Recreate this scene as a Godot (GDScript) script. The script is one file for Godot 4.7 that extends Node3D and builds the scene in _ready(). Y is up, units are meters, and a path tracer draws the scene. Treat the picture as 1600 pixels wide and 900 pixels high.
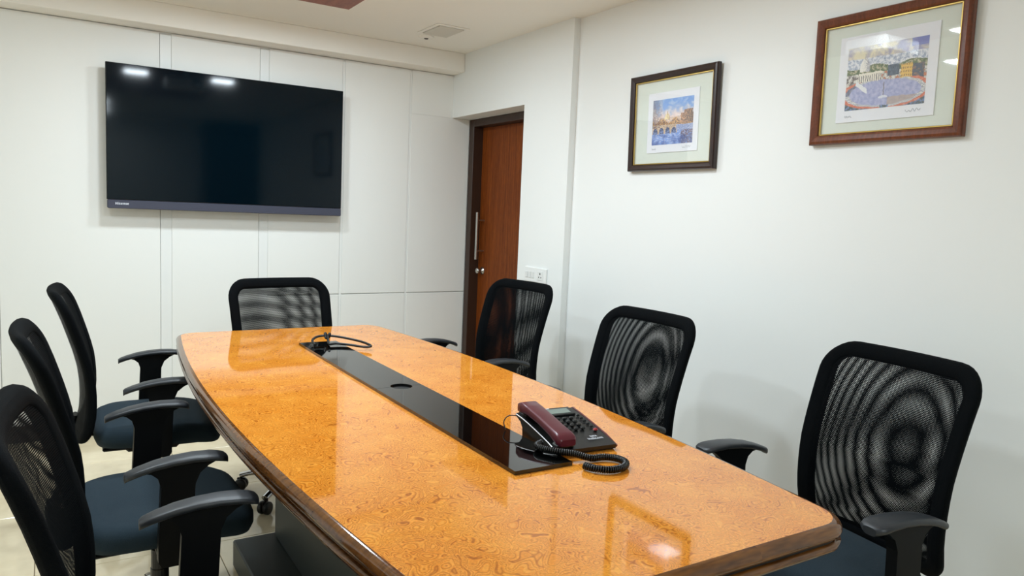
extends Node3D
# Meeting room: right wall is the plane x = 0, TV wall is z = 0, y up, metres.

var M := {}
var chair_source: Node3D
const TABLE_TOP := 0.754

func _ready() -> void:
	# ---- camera
	var cam := Camera3D.new()
	cam.name = "camera"
	cam.fov = 42.3317
	cam.near = 0.02
	cam.far = 60.0
	var turn := Basis(Vector3.UP, deg_to_rad(-32.0388)) * Basis(Vector3.RIGHT, deg_to_rad(-5.7246)) * Basis(Vector3.BACK, deg_to_rad(2.4571))
	cam.transform = Transform3D(turn, Vector3(-2.43726, 1.34848, 4.704))
	add_child(cam)
	cam.current = true
	# ---- environment: a closed room, no daylight in the picture
	var env := Environment.new()
	env.background_mode = Environment.BG_COLOR
	env.background_color = Color(0.02, 0.02, 0.02)
	env.tonemap_mode = Environment.TONE_MAPPER_LINEAR
	env.tonemap_exposure = 1.0
	env.sdfgi_enabled = true
	env.ssao_enabled = true
	env.ssil_enabled = true
	var we := WorldEnvironment.new()
	we.name = "environment"
	we.environment = env
	add_child(we)
	# ---- ceiling LED panels: a glowing square and an area light just below it
	for spot in LED_SPOTS:
		led_panel(spot[0], spot[1], spot[2])
	materials()
	structure()
	table_and_strip()
	television()
	chairs()
	pictures()
	phone()
	cable()
	small_fittings()

const CEILING := 2.4
const LED_ENERGY := 1.43
const LED_SPOTS := [
	[-1.80, 1.12, "square white LED ceiling panel near the television wall, left one of its pair"],
	[-1.20, 1.12, "square white LED ceiling panel near the television wall, right one of its pair"],
	[-1.80, 2.52, "square white LED ceiling panel over the table, left one mirrored in the television"],
	[-1.13, 2.46, "square white LED ceiling panel over the table, right one mirrored in the television"],
	[-2.62, 2.05, "square white LED ceiling panel left of the table, mirrored in the large picture"],
	[-1.95, 4.95, "square white LED ceiling panel above the camera"],
	[-1.90, 5.80, "square white LED ceiling panel at the camera end of the room"],
]

func led_panel(x: float, z: float, label: String) -> void:
	var t := thing("ceiling_light", label, "light", Vector3(x, CEILING - 0.004, z), 0.0, "LED ceiling panels")
	var ring := begin()
	for s in [[0.0, 0.098, 0.216, 0.02], [0.0, -0.098, 0.216, 0.02]]:
		bevel_box(ring, Vector3(s[0], -0.004, s[1]), Vector3(s[2], 0.012, s[3]), 0.003)
		bevel_box(ring, Vector3(s[1], -0.004, s[0]), Vector3(s[3], 0.012, 0.176), 0.003)
	part("trim_ring", ring, mat(Color(0.93, 0.93, 0.92), 0.4), t)
	var face := begin()
	bevel_box(face, Vector3(0, -0.002, 0), Vector3(0.176, 0.006, 0.176), 0.001)
	var glow := mat(Color(1, 1, 1), 0.5)
	glow.emission_enabled = true
	glow.emission = Color(1.0, 0.985, 0.96)
	glow.emission_energy_multiplier = 6.0
	part("diffuser", face, glow, t)
	var l := AreaLight3D.new()
	l.name = "led_light"
	l.area_size = Vector2(0.17, 0.17)
	l.light_energy = LED_ENERGY
	l.light_color = Color(0.905, 0.965, 1.0)
	l.area_range = 12.0
	l.area_attenuation = 2.0
	l.shadow_enabled = true
	t.add_child(l)
	l.position = Vector3(0, -0.016, 0)
	l.rotation.x = -PI / 2

# ------------------------------------------------------------------ helpers
func begin() -> SurfaceTool:
	var st := SurfaceTool.new()
	st.begin(Mesh.PRIMITIVE_TRIANGLES)
	return st

func mat(c: Color, rough := 0.5, metal := 0.0, spec := 0.5) -> StandardMaterial3D:
	var m := StandardMaterial3D.new()
	m.albedo_color = c
	m.roughness = rough
	m.metallic = metal
	m.metallic_specular = spec
	m.cull_mode = BaseMaterial3D.CULL_DISABLED
	return m

var used_names := {}
func numbered(n: String) -> String:
	if not used_names.has(n):
		used_names[n] = 0
		return n
	used_names[n] += 1
	return "%s_%03d" % [n, used_names[n]]

func tag(o: Node, label: String, category: String, group := "") -> void:
	o.set_meta("label", label)
	o.set_meta("category", category)
	if group != "":
		o.set_meta("group", group)

func thing(called: String, label: String, category: String, at := Vector3.ZERO, yaw := 0.0, group := "") -> Node3D:
	var o := Node3D.new()
	o.name = numbered(called)
	add_child(o)
	o.position = at
	o.rotation.y = yaw
	tag(o, label, category, group)
	return o

func part(called: String, st: SurfaceTool, m: Material, parent: Node) -> MeshInstance3D:
	st.generate_normals()
	var o := MeshInstance3D.new()
	o.name = called
	o.mesh = st.commit()
	o.material_override = m
	parent.add_child(o, true)
	return o

func struct(called: String, st: SurfaceTool, m: Material) -> MeshInstance3D:
	var o := part(called, st, m, self)
	o.set_meta("kind", "structure")
	return o

func tri(st: SurfaceTool, a: Vector3, b: Vector3, c: Vector3) -> void:
	st.add_vertex(a)
	st.add_vertex(b)
	st.add_vertex(c)

func quad(st: SurfaceTool, a: Vector3, b: Vector3, c: Vector3, d: Vector3) -> void:
	tri(st, a, b, c)
	tri(st, a, c, d)

# a box with chamfered edges, flat shaded
func bevel_box(st: SurfaceTool, c: Vector3, s: Vector3, b := 0.004, basis := Basis.IDENTITY) -> void:
	st.set_smooth_group(-1)
	var h := s * 0.5
	b = minf(b, minf(h.x, minf(h.y, h.z)) * 0.95)
	var v := func(sx: int, sy: int, sz: int, ax: int) -> Vector3:
		var p := Vector3(sx * (h.x - (0.0 if ax == 0 else b)), sy * (h.y - (0.0 if ax == 1 else b)), sz * (h.z - (0.0 if ax == 2 else b)))
		return c + basis * p
	for s1 in [-1, 1]:
		for f in [0, 1, 2]:
			var k := [[-1, -1], [-1, 1], [1, 1], [1, -1]]
			if s1 < 0:
				k.reverse()
			var q := []
			for e in k:
				if f == 0: q.append(v.call(s1, e[0], e[1], 0))
				elif f == 1: q.append(v.call(e[1], s1, e[0], 1))
				else: q.append(v.call(e[0], e[1], s1, 2))
			quad(st, q[0], q[1], q[2], q[3])
	for a in [-1, 1]:
		for d in [-1, 1]:
			var flip: bool = a * d < 0
			var e1 := [v.call(a, d, -1, 0), v.call(a, d, -1, 1), v.call(a, d, 1, 1), v.call(a, d, 1, 0)]
			var e2 := [v.call(a, -1, d, 2), v.call(a, -1, d, 0), v.call(a, 1, d, 0), v.call(a, 1, d, 2)]
			var e3 := [v.call(-1, a, d, 1), v.call(-1, a, d, 2), v.call(1, a, d, 2), v.call(1, a, d, 1)]
			for e in [e1, e2, e3]:
				if flip:
					e.reverse()
				quad(st, e[0], e[1], e[2], e[3])
	for x in [-1, 1]:
		for y in [-1, 1]:
			for z in [-1, 1]:
				var p := [v.call(x, y, z, 0), v.call(x, y, z, 1), v.call(x, y, z, 2)]
				if x * y * z > 0:
					p.reverse()
				tri(st, p[0], p[1], p[2])

# skin over rows of points
func skin(st: SurfaceTool, rows: Array, close_row := true, close_rows := false, smooth := 0) -> void:
	st.set_smooth_group(smooth)
	var n: int = rows[0].size()
	for i in rows.size() - (0 if close_rows else 1):
		var a: PackedVector3Array = rows[i]
		var b: PackedVector3Array = rows[(i + 1) % rows.size()]
		for j in n - (0 if close_row else 1):
			var k := (j + 1) % n
			quad(st, a[j], a[k], b[k], b[j])

func cap(st: SurfaceTool, ring: PackedVector3Array, flip := false) -> void:
	st.set_smooth_group(-1)
	var c := Vector3.ZERO
	for p in ring:
		c += p
	c /= ring.size()
	for j in ring.size():
		var k := (j + 1) % ring.size()
		if flip: tri(st, c, ring[k], ring[j])
		else: tri(st, c, ring[j], ring[k])

# round or oval tube along points
func tube(st: SurfaceTool, pts: PackedVector3Array, r: float, sides := 10, closed := false, ry := -1.0) -> void:
	if ry < 0.0:
		ry = r
	var rows := []
	var up := Vector3.UP
	for i in pts.size():
		var t: Vector3
		if closed: t = pts[(i + 1) % pts.size()] - pts[(i - 1 + pts.size()) % pts.size()]
		else: t = pts[mini(i + 1, pts.size() - 1)] - pts[maxi(i - 1, 0)]
		t = t.normalized()
		if i == 0:
			up = Vector3.UP if absf(t.y) < 0.9 else Vector3.RIGHT
		var side := t.cross(up).normalized()
		up = side.cross(t).normalized()
		var ring := PackedVector3Array()
		for k in sides:
			var a := TAU * k / sides
			ring.append(pts[i] + side * cos(a) * r + up * sin(a) * ry)
		rows.append(ring)
	skin(st, rows, true, closed)
	if not closed:
		cap(st, rows[0], true)
		cap(st, rows[-1])

# turned shape about an axis; profile = [radius, height] pairs
func lathe(st: SurfaceTool, profile: Array, at := Vector3.ZERO, basis := Basis.IDENTITY, sides := 20, smooth := 0) -> void:
	var rows := []
	for p in profile:
		var ring := PackedVector3Array()
		for k in sides:
			var a := TAU * k / sides
			ring.append(at + basis * Vector3(cos(a) * p[0], p[1], sin(a) * p[0]))
		rows.append(ring)
	skin(st, rows, true, false, smooth)
	cap(st, rows[0], true)
	cap(st, rows[-1])

# polygon (2-D) pushed along an axis: to3d maps (a, b, t)
func prism(st: SurfaceTool, poly: PackedVector2Array, t0: float, t1: float, to3d: Callable, smooth_sides := false) -> void:
	var r0 := PackedVector3Array()
	var r1 := PackedVector3Array()
	for p in poly:
		r0.append(to3d.call(p.x, p.y, t0))
		r1.append(to3d.call(p.x, p.y, t1))
	skin(st, [r0, r1], true, false, 0 if smooth_sides else -1)
	st.set_smooth_group(-1)
	var idx := Geometry2D.triangulate_polygon(poly)
	for i in range(0, idx.size(), 3):
		tri(st, r0[idx[i]], r0[idx[i + 1]], r0[idx[i + 2]])
		tri(st, r1[idx[i]], r1[idx[i + 2]], r1[idx[i + 1]])

func catmull(p: Array, per: int, closed := false) -> PackedVector3Array:
	var out := PackedVector3Array()
	var n := p.size()
	for i in (n if closed else n - 1):
		var a: Vector3 = p[(i - 1 + n) % n] if closed or i > 0 else p[0]
		var b: Vector3 = p[i]
		var c: Vector3 = p[(i + 1) % n]
		var d: Vector3 = p[(i + 2) % n] if closed or i + 2 < n else p[n - 1]
		for k in per:
			out.append(b.cubic_interpolate(c, a, d, float(k) / per))
	if not closed:
		out.append(p[n - 1])
	return out

func lerp_table(t: Array, x: float) -> float:
	for i in t.size() - 1:
		if x <= t[i + 1][0]:
			var f: float = clampf((x - t[i][0]) / (t[i + 1][0] - t[i][0]), 0.0, 1.0)
			return lerpf(t[i][1], t[i + 1][1], f)
	return t[-1][1]

func text_part(called: String, words: String, height: float, m: Material, parent: Node, xf: Transform3D, bold := false) -> void:
	var f := SystemFont.new()
	f.font_names = PackedStringArray(["Droid Sans"])
	if bold:
		f.font_weight = 700
	var tm := TextMesh.new()
	tm.text = words
	tm.font = f
	tm.font_size = 32
	tm.pixel_size = height / 32.0
	tm.depth = 0.0006
	tm.curve_step = 1.0
	var o := MeshInstance3D.new()
	o.name = called
	o.mesh = tm
	o.material_override = m
	parent.add_child(o, true)
	o.transform = xf

# ------------------------------------------------------------------ textures
func image_texture(w: int, h: int, f: Callable) -> ImageTexture:
	var data := PackedByteArray()
	data.resize(w * h * 3)
	var at := 0
	for y in h:
		for x in w:
			var c: Color = f.call(x, y)
			data[at] = clampi(int(c.r * 255.0), 0, 255)
			data[at + 1] = clampi(int(c.g * 255.0), 0, 255)
			data[at + 2] = clampi(int(c.b * 255.0), 0, 255)
			at += 3
	return ImageTexture.create_from_image(Image.create_from_data(w, h, false, Image.FORMAT_RGB8, data))

func noise(seed_: int, freq: float, octaves := 3) -> FastNoiseLite:
	var n := FastNoiseLite.new()
	n.seed = seed_
	n.noise_type = FastNoiseLite.TYPE_SIMPLEX_SMOOTH
	n.frequency = freq
	n.fractal_type = FastNoiseLite.FRACTAL_FBM if octaves > 1 else FastNoiseLite.FRACTAL_NONE
	n.fractal_octaves = octaves
	return n

func fine_normal(freq: float, strength: float, seed_ := 3) -> NoiseTexture2D:
	var t := NoiseTexture2D.new()
	t.width = 512
	t.height = 512
	t.seamless = true
	t.as_normal_map = true
	t.bump_strength = strength
	t.noise = noise(seed_, freq, 2)
	return t

# swirling burl veneer over 3.1 m x 1.3 m
func burl_texture() -> ImageTexture:
	var w := 2048
	var h := 860
	var warp := noise(11, 12.0, 1)
	var warp2 := noise(12, 12.0, 1)
	var n := noise(13, 13.0, 1)
	var tone := noise(14, 5.0, 3)
	var fleck := noise(15, 140.0, 2)
	var light := Color(0.91, 0.62, 0.25)
	var mid := Color(0.84, 0.505, 0.155)
	var dark := Color(0.52, 0.24, 0.05)
	return image_texture(w, h, func(px: int, py: int) -> Color:
		var x := px * 3.1 / w
		var y := py * 1.3 / h
		var wx := x * 0.8 + warp.get_noise_2d(x, y) * 0.05
		var wy := y + warp2.get_noise_2d(x, y) * 0.05
		var v := n.get_noise_2d(wx, wy) * 4.1
		var ring := absf(v - floorf(v) - 0.5) * 2.0
		var line := 1.0 - smoothstep(0.0, 0.38, ring)
		var band := v - floorf(v)
		var t := tone.get_noise_2d(x, y)
		var c := light.lerp(mid, clampf(band * 0.8 + 0.1 + t * 0.35, 0.0, 1.0))
		c = c.lerp(dark, line * 0.66 * clampf(0.85 + t * 0.7, 0.45, 1.0))
		return c * (1.0 + 0.09 * fleck.get_noise_2d(x, y))
	)

func grain_texture(a: Color, b: Color, seed_: int, w := 512, h := 512, along := 3.0, across := 60.0) -> ImageTexture:
	var g := noise(seed_, 1.0, 3)
	var p := noise(seed_ + 1, 1.0, 2)
	return image_texture(w, h, func(x: int, y: int) -> Color:
		var u := float(x) / w
		var v := float(y) / h
		var s := g.get_noise_2d(u * across, v * along) * 0.6 + p.get_noise_2d(u * across * 4.0, v * along * 9.0) * 0.45
		return a.lerp(b, clampf(0.5 + s, 0.0, 1.0))
	)

# woven net: staggered oval holes, 2 x 2 in a tile
func net_texture() -> ImageTexture:
	var n := 64
	var im := Image.create(n, n, false, Image.FORMAT_RGBA8)
	for y in n:
		for x in n:
			var best := 9.0
			for c in [[0.25, 0.25], [0.75, 0.25], [0.0, 0.75], [0.5, 0.75], [1.0, 0.75]]:
				var dx: float = (x + 0.5) / n - c[0]
				var dy: float = (y + 0.5) / n - c[1]
				best = minf(best, sqrt(pow(dx / 0.186, 2) + pow(dy / 0.206, 2)))
			im.set_pixel(x, y, Color(1, 1, 1, 0.0 if best < 1.0 else 1.0))
	return ImageTexture.create_from_image(im)

func materials() -> void:
	M.wall = mat(Color(0.935, 0.94, 0.93), 0.55, 0.0, 0.4)
	M.panel = mat(Color(0.94, 0.938, 0.92), 0.42, 0.0, 0.4)
	M.strip = mat(Color(0.932, 0.934, 0.922), 0.35, 0.0, 0.4)
	M.ceiling = mat(Color(0.965, 0.95, 0.92), 0.7, 0.0, 0.3)
	M.skirting = mat(Color(0.10, 0.09, 0.09), 0.35)
	var tilen := noise(41, 3.0, 4)
	var tilef := noise(42, 26.0, 3)
	var ta := Color(0.96, 0.90, 0.77)
	var tb := Color(0.88, 0.81, 0.67)
	M.tile = mat(Color.WHITE, 0.12)
	M.tile.albedo_texture = image_texture(512, 512, func(x: int, y: int) -> Color:
		var s := 0.4 + tilen.get_noise_2d(x / 512.0, y / 512.0) * 0.7 + tilef.get_noise_2d(x / 512.0, y / 512.0) * 0.3
		return ta.lerp(tb, clampf(s, 0.0, 1.0)))
	M.tile.uv1_triplanar = true
	M.tile.uv1_world_triplanar = true
	M.tile.uv1_scale = Vector3(0.42, 0.42, 0.42)
	M.grout = mat(Color(0.55, 0.50, 0.42), 0.8)
	M.burl = mat(Color.WHITE, 0.045, 0.0, 0.55)
	M.burl.albedo_texture = burl_texture()
	M.edge = mat(Color.WHITE, 0.10, 0.0, 0.55)
	M.edge.albedo_texture = grain_texture(Color(0.50, 0.32, 0.14), Color(0.27, 0.15, 0.055), 21, 512, 256, 40.0, 3.0)
	M.edge.uv1_triplanar = true
	M.edge.uv1_scale = Vector3(1.5, 1.5, 1.5)
	M.groove = mat(Color(0.02, 0.018, 0.016), 0.4)
	M.pedestal = mat(Color(0.21, 0.235, 0.235), 0.45)
	M.glass_black = mat(Color(0.012, 0.013, 0.014), 0.03, 0.0, 0.6)
	M.hole = mat(Color(0.006, 0.006, 0.006), 0.7)
	M.plastic = mat(Color(0.032, 0.037, 0.043), 0.48, 0.0, 0.28)
	M.pad = mat(Color(0.135, 0.15, 0.17), 0.42)
	M.fabric = mat(Color(0.135, 0.19, 0.225), 0.85, 0.0, 0.3)
	M.fabric.rim_enabled = true
	M.fabric.rim = 0.25
	M.fabric.normal_enabled = true
	M.fabric.normal_texture = fine_normal(0.12, 5.0)
	M.fabric.uv1_triplanar = true
	M.fabric.uv1_scale = Vector3(9, 9, 9)
	M.rim_fabric = mat(Color(0.030, 0.042, 0.052), 0.7, 0.0, 0.16)
	M.rim_fabric.normal_enabled = true
	M.rim_fabric.normal_texture = fine_normal(0.2, 7.0, 8)
	M.rim_fabric.uv1_triplanar = true
	M.rim_fabric.uv1_scale = Vector3(8, 8, 8)
	M.net = mat(Color(0.030, 0.042, 0.052), 0.6, 0.0, 0.16)
	M.net.albedo_texture = net_texture()
	M.net.transparency = BaseMaterial3D.TRANSPARENCY_ALPHA_SCISSOR
	M.net.alpha_scissor_threshold = 0.5
	M.chrome = mat(Color(0.78, 0.78, 0.79), 0.12, 1.0)
	M.steel = mat(Color(0.72, 0.71, 0.69), 0.28, 1.0)
	M.black = mat(Color(0.03, 0.032, 0.035), 0.35)
	M.screen = mat(Color(0.008, 0.055, 0.085), 0.07, 0.0, 0.33)
	M.tv_bar = mat(Color(0.27, 0.28, 0.34), 0.40, 0.3)
	M.tv_back = mat(Color(0.04, 0.04, 0.045), 0.5)
	M.letter = mat(Color(0.86, 0.87, 0.90), 0.4)
	M.door = mat(Color.WHITE, 0.5, 0.0, 0.3)
	M.door.albedo_texture = grain_texture(Color(0.54, 0.275, 0.08), Color(0.38, 0.17, 0.04), 31, 512, 512, 3.0, 42.0)
	M.door_frame = mat(Color(0.21, 0.13, 0.085), 0.45)
	M.raft = mat(Color.WHITE, 0.45)
	M.raft.albedo_texture = grain_texture(Color(0.62, 0.36, 0.26), Color(0.50, 0.26, 0.18), 35, 256, 512, 3.0, 22.0)
	M.raft.uv1_triplanar = true
	M.white = mat(Color(0.93, 0.93, 0.92), 0.4)

# ------------------------------------------------------------------ room
const X_LEFT := -3.7
const Z_FRONT := 6.5
const SOFFIT_Y := 2.278
const SOFFIT_Z := 0.158
const COLUMN_X := -0.04
const COLUMN_Z := 1.389
const DOOR_Z := 0.925
const LINTEL_Y := 1.989
const RECESS_X := 0.098

func box_between(st: SurfaceTool, a: Vector3, b: Vector3, bevel := 0.0015) -> void:
	bevel_box(st, (a + b) * 0.5, (b - a).abs(), bevel)

func structure() -> void:
	# floor slab with separate glazed tiles
	var st := begin()
	box_between(st, Vector3(X_LEFT - 0.1, -0.12, -0.1), Vector3(0.4, -0.004, Z_FRONT + 0.1))
	var fl := struct("floor", st, M.grout)
	var pitch := 0.6
	var tile_mesh: ArrayMesh
	var z := -0.10
	while z < Z_FRONT:
		var x := X_LEFT
		while x < 0.05:
			if tile_mesh == null:
				var ts := begin()
				bevel_box(ts, Vector3.ZERO, Vector3(pitch - 0.003, 0.008, pitch - 0.003), 0.0012)
				ts.generate_normals()
				tile_mesh = ts.commit()
			var o := MeshInstance3D.new()
			o.name = "tile"
			o.mesh = tile_mesh
			o.material_override = M.tile
			fl.add_child(o, true)
			o.position = Vector3(x + pitch * 0.5, -0.004, z + pitch * 0.5)
			x += pitch
		z += pitch
	# ceiling
	st = begin()
	box_between(st, Vector3(X_LEFT - 0.1, CEILING, -0.1), Vector3(0.4, CEILING + 0.12, Z_FRONT + 0.1))
	struct("ceiling", st, M.ceiling)
	# TV wall and its white boards
	st = begin()
	box_between(st, Vector3(X_LEFT - 0.1, 0, -0.12), Vector3(0.4, CEILING, -0.012))
	var wb := struct("wall_back", st, M.strip)
	var seams := [[X_LEFT, -2.664], [-2.660, -1.892], [-1.831, -1.343], [-1.288, -0.831], [-0.813, -0.364], [-0.350, RECESS_X - 0.002]]
	for i in seams.size():
		var a: float = seams[i][0]
		var b: float = seams[i][1]
		var ys := [[0.095, SOFFIT_Y - 0.004]]
		if i >= 3:
			ys = [[0.095, 0.772], [0.777, SOFFIT_Y - 0.004]]
		for yy in ys:
			st = begin()
			if i == 5:   # beside the door recess the board is L-shaped: it runs into the recess below the lintel
				var top: float = minf(yy[1], LINTEL_Y)
				box_between(st, Vector3(a, yy[0], -0.0118), Vector3(b, top, 0.0), 0.0018)
				if yy[1] > LINTEL_Y:
					box_between(st, Vector3(a, LINTEL_Y, -0.0118), Vector3(COLUMN_X, yy[1], 0.0), 0.0)
			else:
				box_between(st, Vector3(a, yy[0], -0.0118), Vector3(b, yy[1], 0.0), 0.0018)
			part("panel", st, M.panel, wb)
	for s in [[-1.8895, -1.8315], [-1.3412, -1.2885], [-0.8297, -0.8135], [-0.3630, -0.3505]]:
		st = begin()
		box_between(st, Vector3(s[0], 0.095, -0.0118), Vector3(s[1], SOFFIT_Y - 0.012, -0.0025), 0.001)
		part("joint_strip", st, M.strip, wb)
	# bulkhead over the TV wall
	st = begin()
	box_between(st, Vector3(X_LEFT, SOFFIT_Y, -0.1), Vector3(COLUMN_X, CEILING, SOFFIT_Z), 0.003)
	struct("trim_1", st, M.ceiling)
	# right wall: main plane, shallow column beside the door, lintel above it
	st = begin()
	box_between(st, Vector3(0, 0, COLUMN_Z - 0.02), Vector3(0.4, CEILING, Z_FRONT + 0.1), 0.0)
	box_between(st, Vector3(COLUMN_X, 0, DOOR_Z), Vector3(0.4, CEILING, COLUMN_Z), 0.0)
	box_between(st, Vector3(COLUMN_X, LINTEL_Y, -0.0005), Vector3(0.4, CEILING, DOOR_Z), 0.0)
	struct("wall_right", st, M.wall)
	st = begin()
	box_between(st, Vector3(X_LEFT - 0.12, 0, -0.1), Vector3(X_LEFT, CEILING, Z_FRONT + 0.1), 0.0)
	struct("wall_left", st, M.wall)
	st = begin()
	box_between(st, Vector3(X_LEFT, 0, Z_FRONT), Vector3(0.4, CEILING, Z_FRONT + 0.12), 0.0)
	struct("wall_front", st, M.wall)
	# black skirting
	st = begin()
	box_between(st, Vector3(X_LEFT, 0, -0.012), Vector3(RECESS_X, 0.09, 0.006), 0.002)
	struct("baseboard_back", st, M.skirting)
	st = begin()
	box_between(st, Vector3(-0.008, 0, COLUMN_Z + 0.001), Vector3(0.0, 0.09, Z_FRONT), 0.002)
	struct("baseboard_right", st, M.skirting)
	st = begin()
	box_between(st, Vector3(X_LEFT, 0, 0.008), Vector3(X_LEFT + 0.008, 0.09, Z_FRONT), 0.002)
	struct("baseboard_left", st, M.skirting)
	door()

func door() -> void:
	var d := Node3D.new()
	d.name = "door_1"
	add_child(d)
	d.set_meta("kind", "structure")
	d.set_meta("label", "reddish brown wooden door in a dark frame with steel pull handle")
	var depth := 0.075
	var fx := RECESS_X
	# frame: jambs and head, with a stop behind
	var st := begin()
	box_between(st, Vector3(fx, 0, 0.002), Vector3(fx + 0.16, LINTEL_Y - 0.001, 0.062), 0.003)
	box_between(st, Vector3(fx, 0, DOOR_Z - 0.045), Vector3(fx + 0.16, LINTEL_Y - 0.001, DOOR_Z - 0.001), 0.003)
	box_between(st, Vector3(fx, LINTEL_Y - 0.051, 0.062), Vector3(fx + 0.16, LINTEL_Y - 0.001, DOOR_Z - 0.045), 0.003)
	part("door_frame", st, M.door_frame, d)
	# leaf with its own upright grain
	var x0 := fx + depth
	st = begin()
	st.set_smooth_group(-1)
	var z0 := 0.064
	var z1 := DOOR_Z - 0.047
	var y1 := LINTEL_Y - 0.053
	var corners := [Vector3(x0, 0.006, z0), Vector3(x0, 0.006, z1), Vector3(x0, y1, z1), Vector3(x0, y1, z0)]
	var uvs := [Vector2(0, 1), Vector2(1, 1), Vector2(1, 0), Vector2(0, 0)]
	for k in [0, 1, 2, 0, 2, 3]:
		st.set_uv(uvs[k])
		st.add_vertex(corners[k])
	st.set_uv(Vector2(0.5, 0.5))
	var e := Vector3(0.04, 0, 0)
	quad(st, corners[0], corners[3], corners[3] + e, corners[0] + e)
	quad(st, corners[1], corners[1] + e, corners[2] + e, corners[2])
	quad(st, corners[3], corners[2], corners[2] + e, corners[3] + e)
	quad(st, corners[0] + e, corners[1] + e, corners[2] + e, corners[3] + e)
	quad(st, corners[0], corners[1], corners[1] + e, corners[0] + e)
	var leaf := part("door_leaf", st, M.door, d)
	# pull handle
	var hx := x0 - 0.058
	var hz := 0.128
	st = begin()
	tube(st, PackedVector3Array([Vector3(hx, 1.015, hz), Vector3(hx, 1.345, hz)]), 0.0105, 16)
	for y in [1.075, 1.29]:
		tube(st, PackedVector3Array([Vector3(hx, y, hz), Vector3(x0, y, hz)]), 0.006, 12)
	part("pull_handle", st, M.steel, leaf)
	st = begin()
	lathe(st, [[0.026, 0.0], [0.026, 0.006], [0.012, 0.01], [0.011, 0.022], [0.019, 0.03], [0.022, 0.04], [0.019, 0.05], [0.008, 0.054]], Vector3(x0, 0.935, hz), Basis(Vector3.BACK, PI / 2), 20)
	part("door_knob", st, M.steel, leaf)

# ------------------------------------------------------------------ table
const TX := -1.493
func half_width(z: float) -> float:
	return 0.553 - 0.092 * pow((z - 2.43) / 1.36, 2)

# boat outline as [point, outward normal] pairs
func boat() -> Array:
	var out := []
	var z_far := 1.127
	var z_near := 3.847
	var r := 0.095
	var a := deg_to_rad(8.0)
	for side in [1, -1]:
		var pts := []
		var zc := z_near - r
		var zs := zc + r * sin(a)
		var zf := z_far + r
		var zt := zf - r * sin(a)
		for k in 9:   # far corner
			var t := PI / 2 - (PI / 2 - a) * k / 8.0
			pts.append([Vector2(half_width(zt) - r * cos(a) + r * cos(t), zf - r * sin(t)), Vector2(cos(t), -sin(t))])
		for k in range(1, 32):
			var z := lerpf(zt, zs, k / 32.0)
			var slope := (half_width(z + 0.01) - half_width(z - 0.01)) / 0.02
			pts.append([Vector2(half_width(z), z), Vector2(1, -slope).normalized()])
		for k in 9:
			var t := a + (PI / 2 - a) * k / 8.0
			pts.append([Vector2(half_width(zs) - r * cos(a) + r * cos(t), zc + r * sin(t)), Vector2(cos(t), sin(t))])
		if side < 0:
			pts.reverse()
		for p in pts:
			out.append([Vector2(TX + side * p[0].x, p[0].y), Vector2(side * p[1].x, p[1].y)])
	return out

func boat_ring(o: Array, inset: float, y: float) -> PackedVector3Array:
	var ring := PackedVector3Array()
	for p in o:
		var q: Vector2 = p[0] - p[1] * inset
		ring.append(Vector3(q.x, y, q.y))
	return ring

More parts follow.
